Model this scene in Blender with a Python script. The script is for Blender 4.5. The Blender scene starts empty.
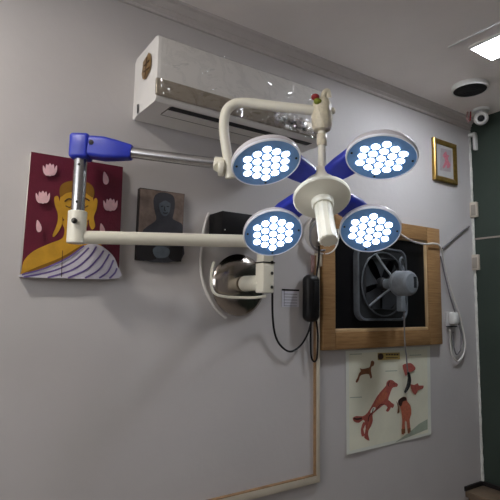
import bpy, bmesh, math, random
from mathutils import Vector, Matrix
from mathutils.geometry import tessellate_polygon
random.seed(7)
scene = bpy.context.scene
COL = scene.collection
PI = math.pi

# ------------------------------------------------------------------ camera frame
YAW, PITCH, ROLL, FOC = math.radians(33.523), math.radians(6.497), math.radians(0.918), 473.75
DIST, EYE = 1.55, 1.45                      # distance to the long wall (its face is Y = 0), eye height
CAM = Vector((0, -DIST, EYE))
_f = Vector((math.sin(YAW)*math.cos(PITCH), math.cos(YAW)*math.cos(PITCH), math.sin(PITCH)))
_r0 = Vector((math.cos(YAW), -math.sin(YAW), 0)); _u0 = _r0.cross(_f)
_r = _r0*math.cos(ROLL) + _u0*math.sin(ROLL)
_u = -_r0*math.sin(ROLL) + _u0*math.cos(ROLL)
def cdir(x, y, z): return _r*x - _u*y + _f*z            # photo axes (right, down, away) to world
def ray(px, py): return cdir((px-250)/FOC, (py-250)/FOC, 1)
def P(px, py, n=0.0):                                  # point n in front of the long wall
    d = ray(px, py); return CAM + d*((DIST-n)/d.y)
def PZ(px, py, z): return CAM + ray(px, py)*z          # point at depth z
WX = 2.573                                             # the green end wall
def PG(px, py, n=0.0):
    d = ray(px, py); return CAM + d*((WX-n)/d.x)
CZ = EYE + 1.10                                        # ceiling
def PC(px, py, h=0.0):
    d = ray(px, py); return CAM + d*((CZ-h-EYE)/d.z)

# ------------------------------------------------------------------ materials
def lin(c):
    def g(v):
        v /= 255.0
        return v/12.92 if v <= 0.04045 else ((v+0.055)/1.055)**2.4
    return (g(c[0]), g(c[1]), g(c[2]), 1)
def mat(name, rgb, rough=0.5, metal=0.0, var=0.06, scale=12.0, bump=0.0, bscale=60.0, spec=0.4, alpha=1.0, rgb2=None, stretch=None, coat=0):
    m = bpy.data.materials.new(name); m.use_nodes = True
    nt = m.node_tree; b = nt.nodes['Principled BSDF']
    b.inputs['Roughness'].default_value = rough; b.inputs['Metallic'].default_value = metal
    b.inputs['Specular IOR Level'].default_value = spec
    b.inputs['Coat Weight'].default_value = coat
    tc = nt.nodes.new('ShaderNodeTexCoord'); mp = nt.nodes.new('ShaderNodeMapping')
    nt.links.new(tc.outputs['Object'], mp.inputs['Vector'])
    if stretch: mp.inputs['Scale'].default_value = stretch
    nz = nt.nodes.new('ShaderNodeTexNoise'); nz.inputs['Scale'].default_value = scale
    nz.inputs['Detail'].default_value = 5; nz.inputs['Roughness'].default_value = 0.6
    nt.links.new(mp.outputs['Vector'], nz.inputs['Vector'])
    rp = nt.nodes.new('ShaderNodeValToRGB'); c = lin(rgb)
    if rgb2 is None:
        c1 = tuple(max(0, v*(1-var)) for v in c[:3])+(1,); c2 = tuple(min(1, v*(1+var)) for v in c[:3])+(1,)
    else: c1, c2 = c, lin(rgb2)
    rp.color_ramp.elements[0].position = 0.3; rp.color_ramp.elements[1].position = 0.7
    rp.color_ramp.elements[0].color = c1; rp.color_ramp.elements[1].color = c2
    nt.links.new(nz.outputs['Fac'], rp.inputs['Fac']); nt.links.new(rp.outputs['Color'], b.inputs['Base Color'])
    if bump:
        n2 = nt.nodes.new('ShaderNodeTexNoise'); n2.inputs['Scale'].default_value = bscale; n2.inputs['Detail'].default_value = 4
        nt.links.new(mp.outputs['Vector'], n2.inputs['Vector'])
        bp = nt.nodes.new('ShaderNodeBump'); bp.inputs['Strength'].default_value = bump; bp.inputs['Distance'].default_value = 0.01
        nt.links.new(n2.outputs['Fac'], bp.inputs['Height']); nt.links.new(bp.outputs['Normal'], b.inputs['Normal'])
    if alpha < 1: b.inputs['Alpha'].default_value = alpha
    return m
def glow(name, rgb, s):
    m = bpy.data.materials.new(name); m.use_nodes = True
    b = m.node_tree.nodes['Principled BSDF']
    b.inputs['Base Color'].default_value = lin((235, 238, 245)); b.inputs['Emission Color'].default_value = lin(rgb)
    b.inputs['Emission Strength'].default_value = s
    return m
M = dict(
    wall=mat('wall_paint', (194, 190, 188), 0.6, var=0.035, scale=2.2, bump=0.10, bscale=35, spec=0.3),
    ceil=mat('ceiling_paint', (242, 236, 231), 0.8, var=0.03, scale=3, bump=0.05, spec=0.2),
    cornice=mat('cornice_paint', (200, 194, 190), 0.75, var=0.05, scale=8, spec=0.2),
    green=mat('green_wall_laminate', (52, 62, 55), 0.42, var=0.10, scale=3, bump=0.03, bscale=20, spec=0.35),
    back=mat('plain_wall_paint', (185, 180, 178), 0.8),
    floor=mat('floor_tile', (142, 134, 126), 0.45, var=0.1, scale=6),
    plaster=mat('white_filler', (205, 205, 198), 0.8, var=0.15, scale=40, bump=0.4, bscale=80),
    ivory=mat('ivory_enamel', (232, 228, 210), 0.32, var=0.03, scale=20, spec=0.5),
    tape=mat('wrapped_tape', (214, 205, 178), 0.35, var=0.14, scale=60, bump=0.5, bscale=70, spec=0.5),
    steel=mat('brushed_steel', (190, 190, 190), 0.26, 1.0, var=0.12, scale=30, stretch=(1, 1, 20)),
    chrome=mat('chrome_plate', (178, 170, 162), 0.17, 1.0, var=0.05, scale=9, bump=0.06, bscale=9),
    blue=mat('blue_plastic', (36, 52, 172), 0.36, var=0.12, scale=25, spec=0.5),
    faceblue=mat('blue_lamp_face', (122, 172, 232), 0.4, var=0.06, scale=30),
    shell=mat('white_lamp_shell', (214, 210, 214), 0.35, var=0.03),
    rim=mat('white_rim', (240, 243, 250), 0.3, var=0.01),
    led=glow('led_glow', (240, 246, 255), 6.0),
    panel=glow('ceiling_led_glow', (240, 245, 255), 60.0),
    panelw=glow('added_warm_panel_glow', (255, 248, 241), 72.0),
    acw=mat('air_conditioner_plastic', (232, 229, 223), 0.35, var=0.02, spec=0.5),
    acstrip=mat('champagne_strip', (158, 148, 132), 0.3, 0.35, var=0.12, scale=40, stretch=(1, 1, 6)),
    acline=mat('seam_shadow_gap', (120, 114, 104), 0.6),
    black=mat('matt_black', (16, 15, 16), 0.5, var=0.15, spec=0.3),
    blackp=mat('black_plastic', (20, 19, 20), 0.42, var=0.15, spec=0.35),
    dark=mat('dark_display', (52, 54, 58), 0.2),
    gold=mat('gold_sticker', (150, 118, 70), 0.35, 0.4, var=0.35, scale=70),
    brown=mat('brown_print', (86, 64, 44), 0.5),
    wood=mat('light_wood', (140, 106, 68), 0.5, rgb2=(168, 132, 90), scale=9, stretch=(1, 1, 14), bump=0.05, spec=0.35),
    woodh=mat('light_wood_rail', (134, 100, 62), 0.5, rgb2=(162, 126, 84), scale=9, stretch=(1.2, 8, 14), bump=0.05, spec=0.35),
    woodin=mat('pale_wood_bead', (196, 168, 128), 0.55, var=0.12, scale=20),
    glass=mat('dark_window_glass', (16, 15, 17), 0.34, var=0.3, scale=7, spec=0.25),
    fangrey=mat('dusty_grey_plastic', (86, 91, 97), 0.5, var=0.22, scale=28, bump=0.12),
    fandark=mat('dusty_dark_metal', (38, 39, 41), 0.5, var=0.3, scale=18),
    fanblade=mat('fan_blade_metal', (58, 60, 63), 0.4, 0.3, var=0.3, scale=10),
    motor=mat('motor_grey_paint', (122, 128, 134), 0.42, var=0.14, scale=35),
    cablew=mat('white_cable', (214, 210, 204), 0.5, var=0.05),
    cableg=mat('grey_cable', (120, 116, 118), 0.5),
    trunk=mat('trunking_plastic', (206, 196, 176), 0.5, var=0.06, scale=10),
    trunkd=mat('rusty_edge', (146, 116, 84), 0.7, var=0.25, scale=30),
    canvas_m=mat('maroon_paint', (96, 20, 42), 0.55, var=0.12, scale=14, bump=0.15, bscale=180),
    ochre=mat('ochre_paint', (194, 146, 40), 0.55, var=0.16, scale=20),
    ochre2=mat('ochre_shade_paint', (132, 92, 22), 0.55, var=0.16, scale=20),
    pinkp=mat('pale_pink_paint', (226, 184, 188), 0.55, var=0.1, scale=60),
    robe=mat('white_robe_paint', (206, 202, 210), 0.55, var=0.1, scale=25),
    purple=mat('purple_line_paint', (104, 86, 142), 0.55, var=0.15, scale=25),
    line=mat('dark_line_paint', (62, 40, 28), 0.6),
    edgew=mat('canvas_edge', (196, 190, 184), 0.7),
    pdark=mat('dark_canvas_edge', (38, 30, 28), 0.6, var=0.2),
    pbg=mat('mottled_brown_paint', (92, 78, 70), 0.6, rgb2=(142, 124, 112), scale=22),
    pfig=mat('slate_figure_paint', (46, 46, 52), 0.6, rgb2=(66, 66, 72), scale=22),
    pface=mat('blue_grey_paint', (84, 92, 100), 0.6, var=0.2, scale=40),
    pblack=mat('black_paint', (24, 21, 24), 0.6, var=0.2),
    goldf=mat('gilt_frame', (158, 128, 66), 0.28, 0.75, var=0.25, scale=30),
    goldd=mat('gilt_shadow_edge', (104, 78, 36), 0.4, 0.6, var=0.2, scale=30),
    mount=mat('pale_mount', (178, 176, 174), 0.6, var=0.03),
    art=mat('grey_print', (158, 152, 152), 0.6, var=0.08, scale=60),
    pinkfig=mat('rose_print', (190, 112, 124), 0.6, var=0.2, scale=90),
    paper=mat('poster_paper', (228, 227, 206), 0.42, var=0.05, scale=8, spec=0.4),
    paperb=mat('poster_border', (222, 224, 212), 0.45, var=0.03),
    red=mat('red_brown_print', (172, 92, 82), 0.5, var=0.2, scale=90),
    rust=mat('rust_print', (186, 108, 84), 0.5, var=0.2, scale=90),
    brownd=mat('brown_dog_print', (128, 84, 56), 0.5, var=0.2, scale=90),
    darkp=mat('dark_print', (60, 42, 38), 0.5, var=0.2),
    mustard=mat('mustard_print', (172, 150, 88), 0.5, var=0.1),
    greenp=mat('grey_green_print', (158, 168, 150), 0.5, var=0.1, scale=30),
    label=mat('white_label', (212, 212, 220), 0.5, var=0.03),
    labell=mat('label_ink', (120, 120, 130), 0.6),
    tag=mat('pinkish_tag', (172, 140, 138), 0.6, var=0.2, scale=60),
    redw=mat('red_insulation', (150, 40, 44), 0.5, var=0.2),
    greenw=mat('green_insulation', (120, 130, 40), 0.5, var=0.2),
    grille=mat('dark_grille', (26, 27, 28), 0.6, var=0.2),
    white=mat('white_plastic', (226, 226, 222), 0.4, var=0.03),
    beige=mat('beige_plate', (198, 188, 172), 0.5, var=0.05),
    greige=mat('grey_switch', (150, 142, 132), 0.5, var=0.06),
    granite=mat('brown_laminate', (88, 74, 60), 0.4, rgb2=(124, 106, 86), scale=5, stretch=(1, 1, 7)),
    dskirt=mat('dark_edging', (30, 26, 26), 0.5),
    bolt=mat('dark_bolt', (70, 68, 64), 0.3, 0.9),
)
def film_mat(name='clear_film', mixf=0.18):
    m = bpy.data.materials.new(name); m.use_nodes = True; nt = m.node_tree
    nt.nodes.remove(nt.nodes['Principled BSDF'])
    out = nt.nodes['Material Output']; mx = nt.nodes.new('ShaderNodeMixShader'); mx.inputs[0].default_value = mixf
    t = nt.nodes.new('ShaderNodeBsdfTransparent'); g = nt.nodes.new('ShaderNodeBsdfGlossy'); g.inputs['Roughness'].default_value = 0.16
    n = nt.nodes.new('ShaderNodeTexNoise'); n.inputs['Scale'].default_value = 11; n.inputs['Detail'].default_value = 1.5; n.inputs['Distortion'].default_value = 1.5
    b = nt.nodes.new('ShaderNodeBump'); b.inputs['Strength'].default_value = 1.0; b.inputs['Distance'].default_value = 0.05
    tc = nt.nodes.new('ShaderNodeTexCoord')
    nt.links.new(tc.outputs['Object'], n.inputs['Vector']); nt.links.new(n.outputs['Fac'], b.inputs['Height']); nt.links.new(b.outputs['Normal'], g.inputs['Normal'])
    nt.links.new(t.outputs[0], mx.inputs[1]); nt.links.new(g.outputs[0], mx.inputs[2]); nt.links.new(mx.outputs[0], out.inputs['Surface'])
    return m
M['film'] = film_mat(); M['crumple'] = film_mat('crumpled_film', 0.5)

# ------------------------------------------------------------------ mesh builder
ORG = {}
def frame(o, z, x=None):                                # matrix with local z along z
    z = Vector(z).normalized()
    x = Vector(x) if x is not None else (Vector((0, 0, 1)) if abs(z.z) < 0.9 else Vector((1, 0, 0)))
    x = (x - z*x.dot(z)).normalized(); y = z.cross(x)
    m = Matrix((x, y, z)).transposed().to_4x4(); m.translation = Vector(o); return m
def smooth_path(pts, k=6, closed=False):
    pts = [Vector(p) for p in pts]; n = len(pts); out = []
    rng = range(n) if closed else range(n-1)
    for i in rng:
        if closed: a, b, c, d = pts[i-1], pts[i], pts[(i+1) % n], pts[(i+2) % n]
        else: a, b, c, d = pts[max(i-1, 0)], pts[i], pts[i+1], pts[min(i+2, n-1)]
        for j in range(k):
            t = j/k
            out.append(0.5*((2*b)+(c-a)*t+(2*a-5*b+4*c-d)*t*t+(3*b-a-3*c+d)*t**3))
    if not closed: out.append(pts[-1])
    return out
class MB:
    def __init__(s): s.bm = bmesh.new(); s.mi = 0; s.mats = []
    def use(s, m):
        if m not in s.mats: s.mats.append(m)
        s.mi = s.mats.index(m); return s
    def face(s, vs):
        try:
            f = s.bm.faces.new(vs); f.material_index = s.mi; return f
        except ValueError: return None
    def box(s, c, size, rot=None, bevel=0.0, seg=2):
        r = bmesh.ops.create_cube(s.bm, size=1.0); vs = r['verts']
        for v in vs: v.co = Vector((v.co.x*size[0], v.co.y*size[1], v.co.z*size[2]))
        fs = {f for v in vs for f in v.link_faces}
        for f in fs: f.material_index = s.mi
        if bevel:
            es = list({e for v in vs for e in v.link_edges})
            r2 = bmesh.ops.bevel(s.bm, geom=es, offset=bevel, segments=seg, affect='EDGES', profile=0.5)
            vs = list({v for f in r2['faces'] for v in f.verts} | {v for v in vs if v.is_valid})
            for f in r2['faces']: f.material_index = s.mi
        m = rot.copy() if rot is not None else Matrix.Identity(4)
        if len(m) == 3: m = m.to_4x4()
        m.translation = m.translation + Vector(c) if rot is not None else Vector(c)
        bmesh.ops.transform(s.bm, matrix=m, verts=vs); return s
    def lathe(s, prof, mtx=None, seg=32, flute=0, fl=0.0, cap=True):
        mtx = mtx or Matrix.Identity(4); rings = []
        for (r, z) in prof:
            ring = []
            for i in range(seg):
                a = 2*PI*i/seg; rr = r*(1-fl*(0.5+0.5*math.cos(a*flute))) if flute else r
                ring.append(s.bm.verts.new(mtx @ Vector((rr*math.cos(a), rr*math.sin(a), z))))
            rings.append(ring)
        for a, b in zip(rings, rings[1:]):
            for i in range(seg):
                j = (i+1) % seg; s.face((a[i], a[j], b[j], b[i]))
        if cap:
            s.face(list(reversed(rings[0]))); s.face(rings[-1])
        return s
    def cyl(s, p0, p1, r0, r1=None, seg=20, bev=0.0):
        p0, p1 = Vector(p0), Vector(p1); L = (p1-p0).length; r1 = r0 if r1 is None else r1
        pr = [(r0, 0), (r1, L)] if not bev else [(r0-bev, 0), (r0-bev*.3, bev*.3), (r0, bev), (r1, L-bev), (r1-bev*.3, L-bev*.3), (r1-bev, L)]
        return s.lathe(pr, frame(p0, p1-p0), seg)
    def tube(s, pts, r, seg=10, closed=False, flat=None):
        pts = [Vector(p) for p in pts]; n = len(pts); rings = []; nrm = None
        for i, p in enumerate(pts):
            a = pts[i-1] if (i > 0 or closed) else p; b = pts[(i+1) % n] if (i < n-1 or closed) else p
            t = (b-a).normalized()
            if nrm is None: nrm = t.orthogonal().normalized()
            nrm = (nrm - t*nrm.dot(t)).normalized(); bi = t.cross(nrm)
            rr = r[i] if isinstance(r, (list, tuple)) else r
            rings.append([s.bm.verts.new(p + nrm*rr*math.cos(2*PI*k/seg) + bi*rr*math.sin(2*PI*k/seg)) for k in range(seg)])
        pairs = list(zip(rings, rings[1:])) + ([(rings[-1], rings[0])] if closed else [])
        for a, b in pairs:
            for i in range(seg):
                j = (i+1) % seg; s.face((a[i], a[j], b[j], b[i]))
        if not closed: s.face(list(reversed(rings[0]))); s.face(rings[-1])
        return s
    def sphere(s, c, r, sc=(1, 1, 1), seg=20, mtx=None):
        res = bmesh.ops.create_uvsphere(s.bm, u_segments=seg, v_segments=seg//2, radius=r)
        for v in res['verts']: v.co = Vector((v.co.x*sc[0], v.co.y*sc[1], v.co.z*sc[2]))
        for f in {f for v in res['verts'] for f in v.link_faces}: f.material_index = s.mi
        m = (mtx or Matrix.Identity(4)).copy(); m.translation = Vector(c)
        bmesh.ops.transform(s.bm, matrix=m, verts=res['verts']); return s
    def poly(s, pts):                                   # flat filled outline
        pts = [Vector(p) for p in pts]; vs = [s.bm.verts.new(p) for p in pts]
        for t in tessellate_polygon([pts]): s.face([vs[i] for i in t])
        return s
    def prism(s, loop0, loop1):                         # two matching outlines, joined
        n = len(loop0); a = [s.bm.verts.new(Vector(p)) for p in loop0]; b = [s.bm.verts.new(Vector(p)) for p in loop1]
        for i in range(n): s.face((a[i], a[(i+1) % n], b[(i+1) % n], b[i]))
        for t in tessellate_polygon([[Vector(p) for p in loop0]]):
            s.face([a[i] for i in reversed(t)]); s.face([b[i] for i in t])
        return s
    def build(s, name, m=None, parent=None, sharp=0.6, fix=True):
        if m is not None and not s.mats: s.mats = [m]
        if fix: bmesh.ops.recalc_face_normals(s.bm, faces=s.bm.faces[:])
        for f in s.bm.faces: f.smooth = True
        for e in s.bm.edges:
            if len(e.link_faces) == 2 and e.calc_face_angle(0) > sharp: e.smooth = False
        if parent is not None: org = ORG[parent.name]
        else:
            cs = [v.co for v in s.bm.verts]
            org = Vector((sum(min(c[i] for c in cs) + max(c[i] for c in cs) for _ in (0,))/2 for i in range(3)))
        bmesh.ops.translate(s.bm, verts=s.bm.verts[:], vec=-org)
        me = bpy.data.meshes.new(name); s.bm.to_mesh(me); s.bm.free()
        for x in s.mats: me.materials.append(x)
        o = bpy.data.objects.new(name, me); COL.objects.link(o)
        if parent is not None: o.parent = parent
        else: o.location = org
        ORG[o.name] = org
        return o
def tag(o, label, cat, group=None):
    o['label'] = label; o['category'] = cat
    if group: o['group'] = group
    return o
def thing(name, label, cat, loc, group=None):
    o = bpy.data.objects.new(name, None); COL.objects.link(o); o.location = Vector(loc)
    o.empty_display_size = 0.05; ORG[o.name] = Vector(loc); return tag(o, label, cat, group)
def struct(o, label=None):
    o['kind'] = 'structure'
    if label: o['label'] = label
    return o

# ------------------------------------------------------------------ the room
XL, YB, TH = -1.75, -3.6, 0.10
def slab(name, a, b, m):
    mb = MB(); mb.box([(a[i]+b[i])/2 for i in range(3)], [abs(b[i]-a[i]) for i in range(3)])
    return struct(mb.build(name, m))
slab('wall_front', (XL-TH, 0, 0), (WX+TH, TH, CZ), M['wall'])['label'] = 'long grey-lavender painted wall that everything hangs on'
slab('wall_right', (WX, YB, 0), (WX+TH, 0, CZ), M['green'])['label'] = 'dark green end wall at the right edge'
mb = MB()
WY0, WY1, WZ0, WZ1 = -2.3, -.40, 1.55, 2.40          # opening added in the unseen left wall to let in extra daylight
for y0_, y1_, z0_, z1_ in ((YB, WY0, 0, CZ), (WY1, 0, 0, CZ), (WY0, WY1, 0, WZ0), (WY0, WY1, WZ1, CZ)):
    mb.box((XL-TH/2, (y0_+y1_)/2, (z0_+z1_)/2), (TH, y1_-y0_, z1_-z0_))
struct(mb.build('wall_left', M['back']))
mb = MB()
for y_ in (WY0+.025, (WY0+WY1)/2, WY1-.025): mb.box((XL-.05, y_, (WZ0+WZ1)/2), (.05, .05, WZ1-WZ0))
for z_ in (WZ0+.025, WZ1-.025): mb.box((XL-.05, (WY0+WY1)/2, z_), (.049, WY1-WY0, .05))
struct(mb.build('added_window_2', M['white']))
slab('wall_back', (XL-TH, YB-TH, 0), (WX+TH, YB, CZ), M['back'])
slab('floor', (XL-TH, YB-TH, -TH), (WX+TH, TH, 0), M['floor'])
slab('ceiling', (XL-TH, YB-TH, CZ), (WX+TH, TH, CZ+TH), M['ceil'])['label'] = 'grey-white painted ceiling'
# moulded cornice along the long wall
prof = [(0, -.056), (.010, -.056), (.013, -.049), (.010, -.044), (.014, -.040), (.020, -.034), (.017, -.029), (.034, -.012), (.046, -.009), (.048, 0), (0, 0)]
mb = MB(); mb.prism([(XL, -n, CZ+z) for n, z in prof], [(WX, -n, CZ+z) for n, z in prof])
struct(mb.build('trim_1', M['cornice'], sharp=0.3), 'moulded cornice where long wall meets ceiling')
# thin batten on the ceiling
mb = MB(); mb.box((1.745, (-.42+YB)/2, CZ-.0015), (.010, abs(YB+.42), .003), bevel=.001)
struct(mb.build('trim_2', M['white']), 'thin white batten across the ceiling by the square light')
# rough white filler bead up the corner
mb = MB(); pts = []; rr = []
z = .03
while z < CZ-.06:
    pts.append((WX-.004, -.006, z)); rr.append(.005+random.random()*.004); z += .03
mb.tube(pts, rr, 8); struct(mb.build('trim_3', M['plaster']), 'rough white filler bead in the corner beside the green wall')
# pale joint across the green wall
gz = PG(485, 238).z
mb = MB(); mb.box((WX-.002, YB/2, gz), (.006, -YB, .009)); struct(mb.build('trim_4', M['greige']), 'pale horizontal joint strip across the green wall')

# ------------------------------------------------------------------ air conditioner
nF, nB = .21, .0
A_top = P(159, 33, nF); zt = A_top.z; x0 = A_top.x
x1 = P(325, 96, nF).x
zs = P(153.6, 95, nF).z
zb = P(138, 122, .0).z
ac = thing('air_conditioner', 'white split air conditioner high on the wall under the cornice, wrapped in clear film', 'air conditioner', ((x0+x1)/2, 0, zb))
def acp(n_z, x): return [(x, -n, z) for n, z in n_z]
outl = [(0, zt-.012), (.012, zt), (nF-.02, zt), (nF-.004, zt-.006), (nF, zt-.024), (nF, zs+.01), (nF-.004, zs-.004), (nF-.012, zs-.012), (.035, zb+.006), (.012, zb), (0, zb+.004)]
mb = MB(); mb.prism(acp(outl, x0), acp(outl, x1)); body = mb.build('casing', M['acw'], ac, sharp=0.5)
# champagne strip along the foot of the front
zst = P(155, 78, nF).z
mb = MB(); mb.box(((x0+x1)/2-.002, -nF-.001, (zst+zs)/2+.003), (x1-x0+.006, .012, zst-zs), bevel=.005, seg=3); strip = mb.build('display_strip', M['acstrip'], ac)
strip['label'] = 'champagne coloured strip'
# outlet on the sloping underside : black slot with flap below
def slope(t, off=0.0):                                # point on the sloping underside, t 0 front .. 1 wall side
    a = Vector((-(nF-.012), zs-.012)); b = Vector((-.035, zb+.006)); q = a+(b-a)*t; d = (b-a).normalized(); nn = Vector((-d.y, d.x))
    if nn.y > 0: nn = -nn
    q += nn*off; return q.x, q.y
def slope_strip(name, m, xa, xb, t0, t1, off, th, par):
    mb = MB(); (ya, za), (yb, zb_) = slope(t0, off), slope(t1, off); (yc, zc), (yd, zd) = slope(t1, off-th), slope(t0, off-th)
    mb.prism([(xa, ya, za), (xa, yb, zb_), (xa, yc, zc), (xa, yd, zd)], [(xb, ya, za), (xb, yb, zb_), (xb, yc, zc), (xb, yd, zd)])
    return mb.build(name, m, par)
W = x1-x0
slope_strip('outlet_slot', M['black'], x0+.062, x1-.05, .06, .245, .0015, .004, ac)
fl = slope_strip('outlet_flap', M['acw'], x0+.062, x1-.05, .27, .54, .004, .006, ac)
for t in (.55, .60):
    slope_strip('flap_edge', M['acline'], x0+.060, x1-.05, t, t+.012, .0012, .003, ac)
slope_strip('side_groove', M['acline'], x0+.058, x0+.062, .08, .54, .0012, .003, ac)
# badge and grey label on the left end
def endpt(px, py, off=.0015):                         # on the left end face plane
    d = ray(px, py); return CAM + d*((x0-off-CAM.x)/d.x)
mb = MB(); mb.use(M['gold']); bd = [(148.6, 52.5), (150.6, 54), (151.2, 60), (150.6, 67), (148.2, 73), (145, 79.5), (142.6, 79), (141.6, 74), (142.5, 68), (143, 62), (145.5, 58)]
l0 = [endpt(*q) for q in bd]; l1 = [endpt(*q, off=.004) for q in bd]; mb.prism(l0, l1)
mb.use(M['brown'])
for a, b in (((144.2, 66), (149.5, 60)), ((143.8, 72), (149.6, 67)), ((147, 57), (145, 78))):
    mb.tube([endpt(*a, off=.0045), endpt(*b, off=.0045)], .0022, 6)
mb.build('badge', None, ac)['label'] = 'gold and brown shield badge'
mb = MB(); mb.prism([endpt(*q) for q in ((136.9, 104.5), (138.6, 104), (138.4, 113), (136.9, 113.8))], [endpt(*q, off=.003) for q in ((136.9, 104.5), (138.6, 104), (138.4, 113), (136.9, 113.8))])
mb.build('rating_label', M['dark'], ac)
# dark display towards the right of the strip
a, b = P(286, 118, nF+.008), P(304, 129, nF+.008)
mb = MB(); mb.box(((a.x+b.x)/2, -nF-.008, (zst+zs)/2+.004), (.10, .004, .032), bevel=.0015); mb.build('display_window', M['dark'], ac)
# clear film stretched over front and underside
fp = [(.10, zt+.004), (nF-.015, zt+.005), (nF+.006, zt-.012), (nF+.008, zs+.03), (nF+.0095, zs-.006)]
mb = MB(); nx = 40; rows = []
for i in range(nx+1):
    x = x0+.006+(W-.01)*i/nx; rr = []
    for k, (n, z) in enumerate(fp):
        w = .0025*math.sin(i*1.7+k*2.3)*(k > 0)
        rr.append(mb.bm.verts.new((x, -n-abs(w), z+w*.5)))
    rows.append(rr)
for a, b in zip(rows, rows[1:]):
    for k in range(len(fp)-1): mb.face((a[k], a[k+1], b[k+1], b[k]))
mb.build('protective_film', M['film'], ac, sharp=3)

# gathered tuft of the film hanging by the display
mb = MB(); rnd = random.Random(3); rows = []
pa, pb_ = P(271, 113, nF+.014), P(312, 133, nF+.014); rn = 22
for i in range(rn+1):
    t = i/rn; c = pa.lerp(pb_, t); wd2 = .008+.034*math.sin(PI*min(1, t*.9+.1)); row = []
    for k in range(6):
        v = k/5-.5; row.append(mb.bm.verts.new(c+Vector((rnd.uniform(-.004, .004), -.006-rnd.uniform(0, .014), v*wd2*1.6+rnd.uniform(-.003, .003)))))
    rows.append(row)
for a, b in zip(rows, rows[1:]):
    for k in range(5): mb.face((a[k], a[k+1], b[k+1], b[k]))
mb.build('film_tuft', M['crumple'], ac, sharp=.2)
# ------------------------------------------------------------------ pictures on the wall
def canvas(corner_px, n, edge_m, back=.0):            # returns the four front corners squared to the wall
    ps = [P(px, py, n) for px, py in corner_px]
    return ps
def quad_slab(ps, n0, m_edge):
    mb = MB().use(m_edge); mb.prism([(p.x, -.001-n0, p.z) for p in ps], [(p.x, p.y, p.z) for p in ps]); return mb
class Draw:                                           # paints outlines on a plane in front of the wall
    def __init__(s, mb, ox, oy, k, n): s.mb, s.ox, s.oy, s.k, s.n, s.l = mb, ox, oy, k, n, 0
    def pt(s, c, extra=0): return P(s.ox+c[0]/s.k, s.oy+c[1]/s.k, s.n+s.l*.0005+extra)
    def fill(s, m, pts, sm=4):
        s.l += 1; s.mb.use(m); q = [Vector((a, b, 0)) for a, b in pts]
        if sm: q = smooth_path(q, sm, True)
        s.mb.poly([s.pt(v) for v in q]); return s
    def stroke(s, m, pts, w, sm=5):
        s.l += 1; s.mb.use(m); q = [Vector((a, b, 0)) for a, b in pts]
        if sm and len(q) > 2: q = smooth_path(q, sm)
        L, R = [], []
        for i, v in enumerate(q):
            t = (q[min(i+1, len(q)-1)]-q[max(i-1, 0)]).normalized(); nn = Vector((-t.y, t.x, 0))*w*.5
            L.append(s.pt(v+nn)); R.append(s.pt(v-nn))
        lv = [s.mb.bm.verts.new(p) for p in L]; rv = [s.mb.bm.verts.new(p) for p in R]
        for i in range(len(q)-1): s.mb.face((lv[i], lv[i+1], rv[i+1], rv[i]))
        return s

# painting of a seated figure with lotus flowers
n = .026
ps = [P(31.3, 151.5, n), P(123, 166.6, n), P(118.6, 279, n), P(20.6, 278, n)]
mb = quad_slab(ps, 0, M['edgew'])
d = Draw(mb, 0, 120, 2.943, n)
d.fill(M['canvas_m'], [(92, 93), (362, 138), (349, 467), (61, 464)], 0)
# shoulder, neck, head, ears
d.fill(M['ochre'], [(64, 440), (72, 412), (100, 385), (150, 362), (183, 348), (190, 322), (186, 296), (255, 296), (252, 330), (268, 352), (300, 372), (250, 400), (140, 440), (66, 458)])
d.fill(M['ochre2'], [(66, 452), (110, 432), (180, 404), (235, 372), (250, 376), (215, 405), (140, 440), (66, 460)])
d.fill(M['ochre'], [(178, 222), (176, 200), (190, 184), (222, 178), (258, 184), (276, 202), (274, 230), (278, 262), (262, 292), (232, 312), (202, 306), (184, 286), (174, 256)])
d.fill(M['ochre2'], [(178, 226), (176, 200), (190, 184), (222, 178), (258, 184), (276, 202), (274, 228), (250, 214), (225, 211), (196, 215)])
d.fill(M['ochre'], [(172, 226), (160, 228), (162, 252), (170, 276), (168, 305), (155, 338), (160, 343), (176, 322), (184, 296), (178, 262)])
d.fill(M['ochre'], [(278, 232), (287, 236), (284, 262), (276, 286), (280, 312), (270, 322), (262, 300), (268, 268)])
d.stroke(M['line'], [(190, 240), (202, 232), (216, 236)], 4); d.stroke(M['line'], [(236, 236), (250, 231), (264, 238)], 4)
d.stroke(M['line'], [(193, 252), (204, 257), (215, 252)], 3); d.stroke(M['line'], [(238, 252), (249, 257), (260, 252)], 3)
d.stroke(M['ochre2'], [(226, 238), (224, 262), (232, 270)], 4); d.fill(M['redw'], [(214, 284), (227, 280), (242, 284), (228, 291)])
# robe
d.fill(M['robe'], [(64, 462), (66, 452), (130, 436), (200, 404), (246, 370), (288, 366), (330, 396), (346, 430), (348, 466), (200, 466)], 3)
for q in ([(70, 462), (150, 446), (215, 418), (262, 376)], [(140, 464), (215, 440), (262, 404), (284, 372)], [(200, 465), (255, 440), (288, 408), (305, 384)],
          [(250, 465), (290, 442), (312, 412), (322, 394)], [(292, 465), (318, 446), (334, 412)], [(322, 466), (338, 450), (344, 436)]):
    d.stroke(M['purple'], q, 5)
d.stroke(M['purple'], [(64, 455), (130, 437), (200, 405), (247, 370)], 5)
d.stroke(M['line'], [(184, 384), (181, 462)], 2)
def lotus(cx, cy, s):
    for pts in ([(-20, -14), (-10, 2), (0, 14), (-12, 16), (-20, 4)], [(20, -14), (10, 2), (0, 14), (12, 16), (20, 4)], [(-10, -18), (0, -2), (2, 16), (-8, 14), (-13, 0)],
                [(10, -18), (0, -2), (-2, 16), (8, 14), (13, 0)], [(0, -20), (8, -4), (5, 16), (-5, 16), (-8, -4)]):
        d.fill(M['pinkp'], [(cx+a*s, cy+b*s) for a, b in pts], 3)
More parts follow.
